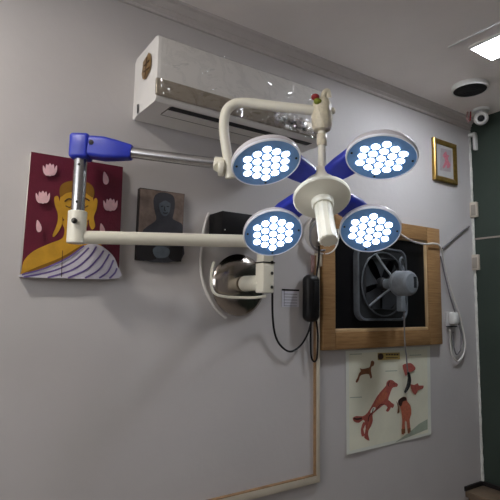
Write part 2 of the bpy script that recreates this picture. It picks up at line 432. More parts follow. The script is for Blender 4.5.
lotus(147, 147, 1.0); lotus(126, 228, 1.0); lotus(325, 250, 1.0)
for cx, cy, s in ((312, 172, 1.0), (115, 313, .95), (302, 322, .9)):
    d.fill(M['pinkp'], [(cx-6*s, cy-20*s), (cx+5*s, cy-6*s), (cx+8*s, cy+8*s), (cx+3*s, cy+17*s), (cx-5*s, cy+16*s), (cx-9*s, cy+4*s)])
tag(mb.build('painting', None, None, fix=False), 'maroon canvas painting of a golden robed seated figure with pink lotus flowers', 'painting')

# dark portrait
n = .024
ps = [P(140.2, 187.6, n), P(184.6, 193.9, n), P(181.3, 261.6, n), P(136.8, 259.6, n)]
mb = quad_slab(ps, 0, M['pdark'])
d = Draw(mb, 120, 170, 4.55, n)
d.fill(M['pbg'], [(93, 84), (292, 109), (279, 414), (78, 406)], 0)
d.fill(M['pblack'], [(82, 345), (120, 352), (282, 345), (279, 414), (78, 406)], 0)
d.fill(M['pfig'], [(100, 290), (118, 262), (150, 240), (165, 222), (156, 180), (152, 140), (160, 115), (185, 102), (220, 106), (245, 122), (250, 160), (244, 200), (240, 222), (262, 234), (284, 250), (283, 300), (278, 410), (90, 406)], 3)
d.fill(M['pblack'], [(84, 330), (130, 318), (160, 345), (165, 405), (80, 405)], 3)
d.fill(M['pblack'], [(282, 300), (235, 325), (222, 400), (278, 411)], 3)
d.fill(M['pface'], [(178, 165), (186, 140), (206, 130), (226, 142), (230, 168), (222, 198), (206, 210), (188, 200)])
d.fill(M['pfig'], [(182, 150), (206, 138), (228, 150), (226, 136), (206, 124), (186, 134)])
for q in ([(186, 166), (197, 164)], [(212, 165), (223, 167)], [(196, 194), (207, 197), (217, 194)], [(204, 166), (202, 182), (208, 184)]): d.stroke(M['pblack'], q, 4)
d.fill(M['pface'], [(150, 360), (185, 345), (225, 362), (215, 395), (165, 398)])
tag(mb.build('portrait_painting', None, None, fix=False), 'small dark unframed portrait canvas of a head-covered sitter behind the white arm', 'painting')

# small gilt-framed print near the corner
n = .02
oc = [P(435.8, 137.0, n), P(458.8, 145.2, n), P(456.6, 184.8, n), P(434.0, 178.5, n)]
fx0, fx1 = (oc[0].x+oc[3].x)/2, (oc[1].x+oc[2].x)/2; fz1, fz0 = (oc[0].z+oc[1].z)/2, (oc[2].z+oc[3].z)/2
def picture_frame(root, x0, x1, z0, z1, w, n0, n1, mats, name='frame_rail', parts=True, lip=.004):
    # four mitred rails with a sloped face
    C = [(x0, z0), (x1, z0), (x1, z1), (x0, z1)]; I = [(x0+w, z0+w), (x1-w, z0+w), (x1-w, z1-w), (x0+w, z1-w)]
    for k in range(4):
        a, b, c, e = C[k], C[(k+1) % 4], I[(k+1) % 4], I[k]
        mid = lambda p, q, t: (p[0]+(q[0]-p[0])*t, p[1]+(q[1]-p[1])*t)
        rows = [((a, b), .001), ((a, b), n1*.8), ((mid(a, e, .15), mid(b, c, .15)), n1), ((mid(a, e, .55), mid(b, c, .55)), n1*.92), ((mid(a, e, .8), mid(b, c, .8)), n1*.78), ((e, c), n1*.7), ((e, c), .001)]
        mb = MB().use(mats[k]); mb.prism([(p[0][0], -nn, p[0][1]) for p, nn in rows], [(p[1][0], -nn, p[1][1]) for p, nn in rows]); mb.build(name, None, root, sharp=.35)
fr = thing('framed_print', 'small gilt-framed print of a pink figure beside the green wall', 'picture', ((fx0+fx1)/2, 0, fz0))
picture_frame(fr, fx0, fx1, fz0, fz1, .028, .001, n, [M['goldf']]*4)
mb = MB().use(M['mount']); mb.box(((fx0+fx1)/2, -.006, (fz0+fz1)/2), (fx1-fx0-.05, .008, fz1-fz0-.05)); mb.build('mount', None, fr)
mb = MB(); d = Draw(mb, 425, 130, 8.34, .0108)
d.fill(M['art'], [(130, 150), (222, 170), (214, 352), (124, 335)], 0)
d.fill(M['pinkfig'], [(165, 185), (178, 182), (184, 205), (202, 215), (192, 232), (196, 258), (212, 285), (205, 312), (186, 318), (180, 290), (160, 318), (148, 308), (160, 280), (168, 250), (158, 228), (148, 214)])
mb.build('print', None, fr, fix=False)

# ------------------------------------------------------------------ window with exhaust fan
n = .03
wx0, wx1 = P(323.4, 348, n).x, P(441.6, 300, n).x; wz0, wz1 = P(380, 347.6, n).z, P(441, 229.3, n).z
ix0, ix1 = P(335.6, 300, n).x, P(429.2, 300, n).x; iz0, iz1 = P(400, 328, n).z, P(403, 238.5, n).z
w = .09
win = bpy.data.objects.new('window_1', None); COL.objects.link(win); win.location = ((wx0+wx1)/2, 0, wz0); ORG['window_1'] = Vector(win.location)
struct(win, 'wood-framed dark window pane on the long wall')
def rail(x0, x1, z0, z1, m, nm='frame_rail', nn=n):
    mb = MB().use(m); mb.box(((x0+x1)/2, -nn/2-.0005, (z0+z1)/2), (x1-x0, nn, z1-z0), bevel=.004); return mb.build(nm, None, win)
rail(wx0, ix0, wz0, wz1, M['wood']); rail(ix1, wx1, wz0, wz1, M['wood'])
rail(ix0, ix1, wz0, iz0-.012, M['woodh']); rail(ix0, ix1, iz1+.004, wz1, M['woodh'])
b_ = .014
rail(ix0-.001, ix1+.001, iz0-.013, iz0+.002, M['woodin'], 'glazing_bead', .022); rail(ix0-.001, ix1+.001, iz1-.006, iz1+.005, M['woodin'], 'glazing_bead', .022)
rail(ix0-.002, ix0+.008, iz0, iz1, M['woodin'], 'glazing_bead', .022); rail(ix1-.008, ix1+.002, iz0, iz1, M['woodin'], 'glazing_bead', .022)
mb = MB(); mb.box(((ix0+ix1)/2, -.005, (iz0+iz1)/2), (ix1-ix0, .008, iz1-iz0)); mb.build('pane', M['glass'], win)

fc = P(382.5, 284, .03); fcx, fcz = fc.x, fc.z; S = .345
fan = thing('exhaust_fan', 'dusty grey square exhaust fan with round motor fixed over the dark window', 'fan', (fcx, -.009, fcz-S/2))
def rsq(s, r, cx, cz, k=6):
    out = []
    for qx, qz, a0 in ((1, 1, 0), (-1, 1, PI/2), (-1, -1, PI), (1, -1, 1.5*PI)):
        for i in range(k+1):
            a = a0+PI/2*i/k; out.append((cx+qx*(s/2-r)+r*math.cos(a), cz+qz*(s/2-r)+r*math.sin(a)))
    return out
outer = rsq(S, .05, fcx, fcz); N = len(outer)
def circ(r, nn, k=N): return [(fcx+r*math.cos(2*PI*i/k+.0), nn, fcz+r*math.sin(2*PI*i/k+.0)) for i in range(k)]
# square plate with a round opening: loft outer outline to circle
ang = [math.atan2(z-fcz, x-fcx) for x, z in outer]
def ringc(r, nn): return [Vector((fcx+r*math.cos(a), -nn, fcz+r*math.sin(a))) for a in ang]
def ringo(sc, nn): return [Vector((fcx+(x-fcx)*sc, -nn, fcz+(z-fcz)*sc)) for x, z in outer]
def loft(mb, loops):
    vv = [[mb.bm.verts.new(p) for p in L] for L in loops]
    for a, b in zip(vv, vv[1:]):
        for i in range(len(a)): j = (i+1) % len(a); mb.face((a[i], a[j], b[j], b[i]))
mb = MB().use(M['fangrey']); loft(mb, [ringo(1, .010), ringo(1, .034), ringo(.985, .039), ringo(.95, .039), ringo(.93, .033)]); mb.use(M['fandark']); loft(mb, [ringo(.93, .033), ringc(.152, .033), ringc(.146, .038), ringc(.143, .033), ringc(.142, .012)])
mb.build('mounting_plate', None, fan, sharp=.5)
mb = MB(); mb.tube([(fcx+.149*math.cos(2*PI*i/40), -.040, fcz+.149*math.sin(2*PI*i/40)) for i in range(40)], .0035, 8, closed=True); mb.build('guard_ring', M['fangrey'], fan)
for k in range(5):
    a0 = 2*PI*k/5+.3; mb = MB(); rows = []
    for r in (.03, .07, .10, .132):
        wd = .25+.28*(r/.132)
        rows.append([(fcx+r*math.cos(a0+t*wd), -(.022+.008*t), fcz+r*math.sin(a0+t*wd)) for t in (-1, -.3, .4, 1)])
    vv = [[[mb.bm.verts.new(Vector(p)+Vector((0, o, 0))) for p in R] for R in rows] for o in (0, .0018)]
    for L in vv:
        for a, b in zip(L, L[1:]):
            for i in range(3): mb.face((a[i], a[i+1], b[i+1], b[i]))
    for i in range(3):
        mb.face((vv[0][0][i], vv[0][0][i+1], vv[1][0][i+1], vv[1][0][i])); mb.face((vv[0][-1][i], vv[0][-1][i+1], vv[1][-1][i+1], vv[1][-1][i]))
        for e in (0, 3): mb.face((vv[0][i][e], vv[0][i+1][e], vv[1][i+1][e], vv[1][i][e]))
    mb.build('blade', M['fanblade'], fan)
mb = MB(); mb.lathe([(.03, .015), (.032, .03), (.028, .045), (.02, .05)], frame((fcx, 0, fcz), (0, -1, 0))); mb.build('hub', M['fandark'], fan)
for a0 in (.62*PI, 1.25*PI, 1.85*PI):
    mb = MB(); mb.tube(smooth_path([(fcx+.148*math.cos(a0), -.042, fcz+.148*math.sin(a0)), (fcx+.10*math.cos(a0), -.062, fcz+.10*math.sin(a0)), (fcx+.05*math.cos(a0), -.088, fcz+.05*math.sin(a0)), (fcx+.035*math.cos(a0), -.098, fcz+.035*math.sin(a0))], 4), .0055, 8); mb.build('motor_arm', M['motor'], fan)
fm = frame((fcx, 0, fcz), (0, -1, 0))
mb = MB(); mb.lathe([(.022, .048), (.024, .100), (.040, .104), (.050, .109), (.056, .118), (.056, .121), (.0585, .123), (.0585, .130), (.056, .132), (.056, .180), (.052, .190), (.042, .197), (.018, .200), (.006, .200)], fm, 32)
mot = mb.build('motor', M['motor'], fan, sharp=.4)
mb = MB().use(M['dark']); mb.box((fcx+.018, -.198, fcz+.004), (.020, .006, .050), bevel=.002); mb.build('motor_vent', None, mot)
for dz, dx in ((.095, .105), (-.075, .11)):
    mb = MB(); c0 = (fcx+dx, -.045, fcz+dz)
    mb.tube(smooth_path([(c0[0]+.028*math.cos(t), -.040-.03*math.sin(t/2), c0[2]+.034*math.sin(t)) for t in [2*PI*i/12 for i in range(12)]], 3, True), .006, 8, closed=True); mb.build('carry_loop', M['fangrey'], fan)
mb = MB(); mb.box((fcx+.075, -.075, fcz-.085), (.034, .03, .085), bevel=.006); tb = mb.build('terminal_box', M['motor'], fan)
cp = smooth_path([P(403.5, 302, .075), P(404.2, 315, .06), P(404.4, 330, .05), P(405, 345, .045), P(406.4, 356, .035), P(407.2, 367, .03), P(408.2, 373, .028)], 5)
mb = MB(); mb.tube(cp, .0032, 8); mb.build('power_cord', M['cableg'], fan)
mb = MB(); q = smooth_path([P(408.2, 372, .028), P(409.4, 379, .026), P(408.2, 386, .024), P(405, 392.5, .022)], 5); mb.tube(q, [.005+.004*math.sin(PI*i/(len(q)-1)) for i in range(len(q))], 8); mb.build('cord_end', M['black'], fan)['label'] = 'black taped cord end'

# ------------------------------------------------------------------ dog anatomy poster
def pp(px, py, lift=0): return P(px, py, .004+lift)
mb = MB().use(M['paperb'])
tl, tr, br, bl = (345.6, 350.6), (430.0, 346.0), (431.2, 434.6), (346.6, 455.0)
def grid(u, v, inset=0):
    u = inset+(1-2*inset)*u; v = inset*.9+(1-1.8*inset)*v
    x = (tl[0]*(1-u)+tr[0]*u)*(1-v)+(bl[0]*(1-u)+br[0]*u)*v; y = (tl[1]*(1-u)+tr[1]*u)*(1-v)+(bl[1]*(1-u)+br[1]*u)*v
    return x, y
def lift(u, v): return .001+.012*max(0, v-.72)**1.3*3*(0.6+.4*math.cos(u*5))+.001*math.sin(v*9+u*4)
def lift_at(px, py):
    # rough inverse for drawings on the sheet
    u = (px-tl[0])/(tr[0]-tl[0]); yt = tl[1]*(1-u)+tr[1]*u; yb_ = bl[1]*(1-u)+br[1]*u
    return lift(u, (py-yt)/(yb_-yt))
def sheet(m, inset, off, th=None):
    mb.use(m); K = 14; vv = [[mb.bm.verts.new(P(*grid(i/K, j/K, inset), .0012+off+lift_at(*grid(i/K, j/K, inset)))) for i in range(K+1)] for j in range(K+1)]
    for a, b in zip(vv, vv[1:]):
        for i in range(K): mb.face((a[i], a[i+1], b[i+1], b[i]))
sheet(M['paperb'], 0, 0); sheet(M['paper'], .035, .0006)
class PDraw(Draw):
    def pt(s, c, extra=0):
        x, y = s.ox+c[0]/s.k, s.oy+c[1]/s.k; return P(x, y, .0012+lift_at(x, y)+.0012+s.l*.0002)
d = PDraw(mb, 335, 340, 4.17, .004)
d.fill(M['greenp'], [(250, 428), (310, 385), (350, 350), (386, 330), (386, 372)], 0)
d.fill(M['brownd'], [(150, 90), (158, 86), (164, 95), (160, 108), (152, 112), (150, 130), (155, 155), (147, 160), (142, 143), (120, 143), (105, 150), (100, 165), (92, 178), (86, 172), (95, 155), (100, 140), (108, 128), (103, 118), (114, 121), (130, 118), (145, 112)], 2)
d.fill(M['red'], [(215, 178), (225, 167), (240, 168), (250, 176), (262, 184), (258, 195), (243, 197), (235, 208), (228, 228), (222, 250), (231, 266), (233, 281), (222, 299), (212, 294), (219, 281), (205, 270), (188, 282), (166, 300), (156, 313), (158, 335), (150, 360), (140, 376), (138, 396), (144, 420), (125, 411), (122, 400), (128, 370), (125, 345), (118, 332), (100, 345), (80, 340), (74, 325), (90, 317), (115, 318), (134, 305), (150, 280), (175, 235), (200, 205), (213, 190)], 2)
d.fill(M['rust'], [(205, 215), (218, 222), (212, 245), (190, 262), (172, 270), (182, 240)])
d.fill(M['red'], [(222, 250), (236, 262), (247, 270), (240, 284), (230, 276), (216, 266)], 2)
d.fill(M['red'], [(128, 350), (118, 372), (124, 396), (112, 402), (108, 372), (118, 342)], 2)
for q in ([(176, 250), (168, 278), (160, 296)], [(196, 226), (186, 250), (178, 268)], [(210, 205), (204, 222), (200, 240)], [(146, 330), (140, 356), (134, 380)]): d.stroke(M['rust'], q, 5)
d.stroke(M['darkp'], [(244, 182), (248, 184)], 4); d.stroke(M['darkp'], [(228, 172), (222, 184), (226, 194)], 3)
d.fill(M['paperb'], [(160, 280), (170, 284), (160, 298), (148, 304), (150, 292)])
d.stroke(M['darkp'], [(138, 340), (142, 318), (154, 305), (160, 284)], 3); d.stroke(M['darkp'], [(205, 268), (190, 270), (176, 286)], 3)
d.stroke(M['darkp'], [(78, 326), (92, 330), (112, 326)], 7)
d.fill(M['red'], [(282, 105), (300, 98), (318, 97), (333, 112), (335, 122), (322, 132), (306, 135), (296, 152), (288, 132)], 2)
d.fill(M['red'], [(314, 185), (330, 188), (345, 180), (350, 190), (369, 190), (366, 203), (346, 210), (336, 229), (322, 215)], 2)
d.fill(M['rust'], [(270, 248), (285, 237), (298, 240), (301, 256), (315, 275), (318, 310), (311, 332), (315, 380), (303, 388), (299, 342), (291, 342), (292, 386), (278, 392), (281, 335), (275, 292), (268, 270)], 2)
d.fill(M['darkp'], [(264, 252), (282, 238), (295, 240), (298, 252), (284, 256), (276, 276), (266, 270)])
d.fill(M['brownd'], [(256, 256), (264, 268), (269, 300), (260, 306), (263, 282)], 2)
d.fill(M['brownd'], [(277, 372), (293, 370), (293, 388), (278, 393)], 0); d.fill(M['brownd'], [(303, 370), (315, 366), (316, 381), (304, 389)], 0)
d.fill(M['mustard'], [(178, 54), (270, 52), (271, 80), (178, 84)], 0); d.fill(M['darkp'], [(180, 62), (190, 56), (200, 60), (202, 74), (192, 82), (181, 78)])
for i in range(5): d.stroke(M['darkp'], [(212+i*11, 61), (220+i*11, 60.5)], 6)
d.stroke(M['darkp'], [(212, 74), (262, 73)], 3)
for i, (a, b) in enumerate(((62, 60), (62, 240), (210, 130), (310, 64))): d.stroke(M['greenp'], [(a, b), (a+50, b-2)], 3)
tag(mb.build('poster', None, None, sharp=3, fix=False), 'pale green dog anatomy poster with red-brown dogs below the dark window', 'poster')

# ------------------------------------------------------------------ cable trunking, wall boxes, cords
tz = P(318, 476, .016).z; tx = P(318.2, 400, .016).x; ttop = P(323, 256, .016).z
tr_ = thing('cable_trunking', 'ivory cable trunking running down the wall left of the window then along it', 'trunking', (tx, 0, tz))
mb = MB().use(M['trunk']); mb.box((tx, -.0088, (tz+ttop)/2), (.020, .0165, ttop-tz+.02), bevel=.002); mb.build('vertical_run', None, tr_)
mb = MB().use(M['trunk']); mb.box((tx/2+(XL+.3)/2, -.0085, tz-.011), (tx-XL-.3+.02, .0158, .030), bevel=.002); mb.build('horizontal_run', None, tr_)
mb = MB(); mb.box((tx/2+(XL+.3)/2-.006, -.009, tz+.0048), (tx-XL-.3, .016, .0026)); mb.build('edge_strip', M['trunkd'], tr_)['label'] = 'rust-coloured top edge'
mb = MB(); mb.box((tx-.0115, -.008, (tz+ttop)/2), (.003, .0155, ttop-tz)); mb.build('edge_strip', M['trunkd'], tr_)
c = P(323.3, 260.5, .02)
mb = MB(); mb.box((c.x, -.012, c.z), (.045, .024, .052), bevel=.003); jb = tag(mb.build('junction_box', M['trunk']), 'small ivory junction box at the top of the wall trunking', 'junction box')
# coil of wire above it
cc = P(320.5, 233, .02)
coil = thing('wire_coil', 'loose round coil of white cable hung on the wall behind the lamp handle', 'cable', (cc.x, -.004, cc.z-.09))
mb = MB()
for k in range(4):
    pts = [(cc.x+(.079+.003*k-.003*math.sin(3*t+k))*math.cos(t)+.004*k, -.010-.006*k-.004*math.sin(t*2+k), cc.z+(.082+.003*k)*math.sin(t)) for t in [2*PI*i/40 for i in range(40)]]
    mb.tube(pts, .0030, 8, closed=True)
mb.build('white_turns', M['cablew'], coil)
mb = MB(); mb.tube(smooth_path([P(317, 214, .03), P(315.5, 222, .03), P(310.5, 231, .03), P(311, 243, .032), P(317, 250, .032), P(325, 250, .03)], 6), .0045, 8); mb.build('dark_strand', M['cableg'], coil)
mb = MB(); mb.lathe([(.060, .001), (.062, .005), (.056, .007), (.02, .007)], frame((cc.x, 0, cc.z), (0, -1, 0)), 32); mb.build('backing_disc', M['greige'], coil)
# pinkish tag
a = P(314, 262, .01)
mb = MB(); mb.box((a.x, -.005, a.z-.008), (.024, .008, .075), bevel=.002); tag(mb.build('cloth_tag', M['tag']), 'narrow pinkish tag on the wall above the black handset', 'tag')
# black hand control hung on the wall with its looping cord
h0, h1 = P(311, 274.5, .03), P(311, 322, .03)
hs = thing('hand_control', 'black oblong hand control hanging on the wall with a looped black cord', 'hand control', ((h0.x+h1.x)/2, 0, h1.z))
hc = Vector(((h0.x+h1.x)/2, -.030, (h0.z+h1.z)/2)); hh = (h0.z-h1.z)
mb = MB(); mb.box(hc, (.074, .056, hh), bevel=.0275, seg=6); mb.build('grip', M['blackp'], hs)
mb = MB(); mb.box(hc+Vector((.004, -.029, .01)), (.030, .004, hh*.6), bevel=.0015); mb.build('key_panel', M['black'], hs)
mb = MB(); mb.tube(smooth_path([P(272.6, 284, .16), P(272.4, 296, .10), P(272.8, 318, .035), P(275.5, 336, .022), P(282, 347, .02), P(291, 351.5, .02), P(301, 345, .022), P(308, 333, .025), P(311.5, 320, .03)], 7), .0042, 8); mb.build('cord', M['black'], hs)
mb = MB(); mb.tube(smooth_path([P(311, 321, .03), P(310.6, 340, .022), P(311.2, 356, .022), P(314, 361.5, .022), P(317, 357, .022), P(317.8, 335, .028), P(316, 318, .03)], 7), .0040, 8); mb.build('cord', M['black'], hs)
mb = MB(); mb.tube(smooth_path([P(316, 280, .03), P(317.2, 270, .022), P(318.8, 258, .03), P(319, 246, .04)], 7), .0040, 8); mb.build('cord', M['black'], hs)
# little notice stuck on the wall
l0, l1 = P(282, 289, .002), P(299, 307, .002)
mb = MB().use(M['label']); mb.box(((l0.x+l1.x)/2, -.001, (l0.z+l1.z)/2), (l1.x-l0.x, .002, l0.z-l1.z)); mb.use(M['black']); mb.box(((l0.x+l1.x)/2, -.0025, l0.z-.003), (l1.x-l0.x, .002, .007)); mb.use(M['labell'])
for k in range(5): mb.box(((l0.x+l1.x)/2, -.0022, l0.z-.02-k*.012), (l1.x-l0.x-.02, .001, .0022))
mb.box((l0.x+.012, -.0022, (l0.z+l1.z)/2), (.0018, .001, l0.z-l1.z-.012))
tag(mb.build('notice_sticker', None), 'small white lined notice with black top edge left of the hand control', 'notice')
# black power box and the white cable beside it
b0, b1 = P(222.5, 210.5, .10), P(222.5, 237.5, .10)
xr = P(268, 225, .10).x
pb = thing('power_box', 'plain black box on the wall above the chrome disc', 'power box', ((b0.x+xr)/2, 0, b1.z))
mb = MB(); mb.box(((b0.x+xr)/2, -.05, (b0.z+b1.z)/2), (xr-b0.x, .099, b0.z-b1.z), bevel=.003); mb.build('housing', M['black'], pb)
c = P(225.2, 229.6, .101); mb = MB(); mb.lathe([(.0028, 0), (.0022, .002)], frame((c.x, -.0985, c.z), (0, -1, 0)), 10); mb.build('pilot_lamp', M['white'], pb)
mb = MB(); mb.tube(smooth_path([P(209, 213, .010), P(205.5, 222, .012), P(203.5, 232, .014), P(202, 246, .012), P(200.5, 262, .012), P(202.5, 280, .012), P(208, 296, .012), P(217, 310, .012), P(226, 318, .012)], 8), .0055, 10)
tag(mb.build('white_cable', M['cablew']), 'white cable bowed out on the wall left of the black box and chrome disc', 'cable')

# white and grey cables right of the window
mb = MB(); mb.tube(smooth_path([P(390, 222, .05), P(396, 229, .05), P(402, 235, .048), P(412, 241, .046), P(424, 244, .046), P(434, 243.5, .046), P(440.5, 247, .044), P(444, 262, .02), P(449, 284, .014), P(456, 304, .014), P(460.5, 318, .014), P(463.5, 332, .014), P(465.3, 344, .014), P(463, 356, .014), P(457, 361, .014), P(452, 354, .014), P(450.4, 342, .016), P(450, 330, .03)], 7), .0045, 8)
tag(mb.build('white_flex', M['cablew']), 'white flex looping from the window top down to the plug', 'cable')
mb = MB(); mb.tube(smooth_path([P(440.5, 256, .012), P(445, 276, .012), P(450.5, 298, .012), P(458, 322, .012), P(461.4, 336, .012), P(460.5, 349, .012), P(456.5, 354.5, .012), P(453.6, 346, .014), P(453, 336, .014), P(453, 331.5, .014)], 7), .0036, 8)
tag(mb.build('thin_flex', M['cableg']), 'thin greyish flex hanging inside the white loop beside the window', 'cable')
mb = MB(); mb.tube(smooth_path([P(442.6, 248.5, .014), P(450, 242, .010), P(459, 234, .010), P(469, 226.2, .012)], 7), .0048, 8)
tag(mb.build('grey_cable', M['cableg']), 'grey cable rising diagonally from the window corner to the green wall', 'cable')
sk = P(451, 319, .01)
so = thing('plug_socket', 'white wall socket with a plugged-in adapter right of the window frame', 'socket', (sk.x, 0, sk.z-.05))
mb = MB(); mb.box((sk.x, -.005, sk.z), (.075, .010, .075), bevel=.003); mb.build('socket_plate', M['wall'], so)
mb = MB(); mb.box((sk.x+.002, -.026, sk.z+.004), (.046, .034, .062), bevel=.008, seg=3); mb.build('adapter', M['white'], so)
mb = MB(); mb.box((sk.x, -.012, sk.z-.040), (.085, .008, .005)); mb.build('socket_dark_strip', M['dark'], so)  # thin dark strip drawn below the adapter

# ------------------------------------------------------------------ ceiling fittings
def square_light(name, x, y, s, label, grp=None, pm='panel'):
    t = thing(name, label, 'ceiling light', (x, y, CZ), grp)
    mb = MB(); 
    for q in ((-1, 0), (1, 0)):
        mb.box((x+q[0]*(s/2+.004), y, CZ-.006), (.008, s+.016, .012), bevel=.002)
        mb.box((x, y+q[0]*(s/2+.004), CZ-.006), (s, .008, .012), bevel=.002)
    mb.build('bezel', M['white'], t)
    mb = MB(); mb.box((x, y, CZ-.0045), (s, s, .008)); mb.build('diffuser', M[pm], t)
    return t
lp = PC(487, 45, .008)
square_light('ceiling_light', 1.90, -.555, .155, 'glowing square white panel light on the ceiling at the right')
square_light('ceiling_light', -.45, -.62, .155, 'added square panel light on the ceiling above the left paintings, out of view, to brighten the room', pm='panelw')  # unseen panel, added to brighten the upper left of the wall
sp = PC(470, 91, .03)
spk = thing('ceiling_speaker', 'round white ceiling speaker with dark grille near the corner', 'speaker', (sp.x, sp.y, CZ))
dn = frame((sp.x, sp.y, CZ), (0, 0, -1))
mb = MB(); mb.lathe([(.080, .0005), (.084, .003), (.085, .018), (.084, .026), (.081, .029), (.077, .028), (.076, .024)], dn, 40, cap=False); mb.build('surround', M['white'], spk)
mb = MB(); mb.lathe([(.0755, .008), (.0765, .026), (.05, .028), (.01, .029)], dn, 40); 
for r in (.02, .035, .05, .065): mb.tube([(sp.x+r*math.cos(2*PI*i/32), sp.y+r*math.sin(2*PI*i/32), CZ-.029) for i in range(32)], .002, 6, closed=True)
mb.build('grille', M['grille'], spk)
cv = CAM + ray(481, 118.3)*2.60
cam_t = thing('security_camera', 'white round security camera with black lens in the ceiling corner', 'camera', (cv.x+.02, cv.y+.02, CZ))
look = (CAM-cv).normalized(); cmx = frame(cv, look)
mb = MB(); mb.lathe([(.012, -.062), (.026, -.058), (.036, -.045), (.038, -.02), (.036, 0), (.030, .010), (.021, .013), (.0175, .008)], cmx, 32); mb.build('housing', M['white'], cam_t)
mb = MB(); mb.lathe([(.0178, .0075), (.016, .0115), (.009, .013), (.002, .0135)], cmx, 24); mb.build('lens', M['black'], cam_t)
bk = cv - look*.04
top = Vector((bk.x+.005, bk.y, CZ))
mb = MB(); mb.cyl(top, top-Vector((0, 0, .014)), .045, .042, 28, bev=.003); mb.cyl(top-Vector((0, 0, .01)), bk, .014, .014, 16); mb.build('mounting_base', M['white'], cam_t)
mb = MB().use(M['redw'])
mb.tube(smooth_path([PC(470.5, 112, .002), CAM+ray(470.5, 116)*2.62, CAM+ray(470, 121)*2.62], 5), .004, 8)
mb.use(M['tag']); mb.tube(smooth_path([PC(467.5, 112.5, .002), CAM+ray(467, 117)*2.60, CAM+ray(468.6, 122)*2.62], 5), .006, 8)
mb.build('lead', None, cam_t)

# boxes and hook on the green wall by the corner
for px, py, lab in ((473.6, 209.8, 'upper small beige box on the green wall by the corner'), (475.2, 262.4, 'lower small beige box on the green wall by the corner')):
    c = PG(px, py, .012); t = thing('wall_box', lab, 'wall box', (WX, c.y, c.z-.045), 'small beige boxes on the green wall')
    mb = MB(); mb.box((WX-.011, c.y, c.z), (.022, .046, .088), bevel=.003); mb.build('back_box', M['beige'], t)
    mb = MB(); mb.box((WX-.0235, c.y-.004, c.z-.004), (.004, .028, .062), bevel=.001); mb.build('cover', M['greige'], t)
c0 = PG(469.5, 137, .02); c1 = PG(475, 147.5, .02)
mb = MB(); mb.box((WX-.015, (c0.y+c1.y)/2, c0.z+.01), (.030, abs(c0.y-c1.y)+.012, .018), bevel=.004); mb.box((WX-.015, c1.y, (c0.z+c1.z)/2-.005), (.028, .018, c0.z-c1.z+.02), bevel=.004)
tag(mb.build('pipe_elbow', M['white']), 'white elbow of pipe on the green wall below the security camera', 'pipe')

# low brown cabinet at bottom right
zc = P(473, 487.5, 0).z; xc = P(464, 488, .0).x
cab = thing('low_cabinet', 'low brown cabinet top in the corner below the green wall', 'cabinet', ((xc+WX)/2, -.2, 0))
mb = MB(); mb.box(((xc+WX)/2+.005, -.20, (zc-.03)/2), (WX-xc-.03, .38, zc-.03), bevel=.002); mb.build('carcass', M['granite'], cab)
mb = MB(); mb.box(((xc+WX)/2-.002, -.205, zc-.015), (WX-xc-.006, .40, .03), bevel=.003); mb.build('top', M['granite'], cab)
mb = MB(); mb.box(((xc+WX)/2-.002, -.006, zc+.010), (WX-xc-.006, .01, .022)); mb.box((WX-.007, -.20, zc+.010), (.012, .39, .022)); mb.build('upstand', M['dskirt'], cab)['label'] = 'dark upstand along the walls'

# ------------------------------------------------------------------ surgical light
cn = P(238, 285, .0)
sl = thing('surgical_light', 'wall-mounted surgical light with blue joints and four round lit LED heads', 'surgical light', (cn.x, 0, cn.z))
# chrome canopy on the wall
cf = frame((cn.x, 0, cn.z), (0, -1, 0))
mb = MB(); mb.lathe([(.112, .001), (.118, .004), (.119, .010), (.114, .016), (.108, .020), (.100, .026), (.080, .033), (.055, .038), (.028, .040)], cf, 48); mb.build('wall_canopy', M['chrome'], sl)['label'] = 'chrome domed wall disc'
# ivory wire bail round the canopy
wb = [P(214, 262, .05), P(211.6, 272, .055), P(211.8, 286, .06), P(215, 293.5, .07), P(224, 296.5, .08), P(240, 297.6, .10), P(255, 297.6, .12), P(266, 296, .14)]
mb = MB(); mb.tube(smooth_path(wb, 6), .005, 10); mb.build('wire_bail', M['ivory'], sl)
BN = .20
blk_t, blk_b = P(264.5, 250, BN), P(264.5, 293, BN)
bx, bz0, bz1 = blk_b.x, blk_b.z, P(264.5, 263, BN).z
ax = Vector((bx, -BN, 0))
# shaft wall -> block
sz = P(250, 283, .12).z
mb = MB(); mb.cyl((bx*.0+cn.x+.0, -.05, sz), (bx-.0, -BN+.01, sz), .030, .026, 24, bev=.003); mb.build('shaft', M['ivory'], sl)
mb = MB(); mb.box((bx, -BN, (bz0+bz1)/2), (.047, .05, bz1-bz0), bevel=.005); blk = mb.build('swivel_block', M['ivory'], sl)
armz = P(264, 241.5, BN).z
mb = MB(); mb.box((bx, -BN, (bz1+armz)/2+.008), (.045, .046, armz-bz1+.038), bevel=.006); mb.build('arm_yoke', M['ivory'], sl)
mb = MB(); mb.box((bx, -BN, bz1+.0005), (.050, .053, .004)); mb.build('pivot_washer', M['bolt'], sl)
for py, dx in ((262, .0), (273, .0), (287, .0)):
    q = P(269, py, BN+.03); mb = MB(); mb.lathe([(.0058, -.008), (.0058, .002), (.003, .0036)], frame((bx+.013, -BN-.0245, P(268, py, BN+.025).z), (0, -1, 0)), 12); mb.build('screw', M['bolt'], blk)
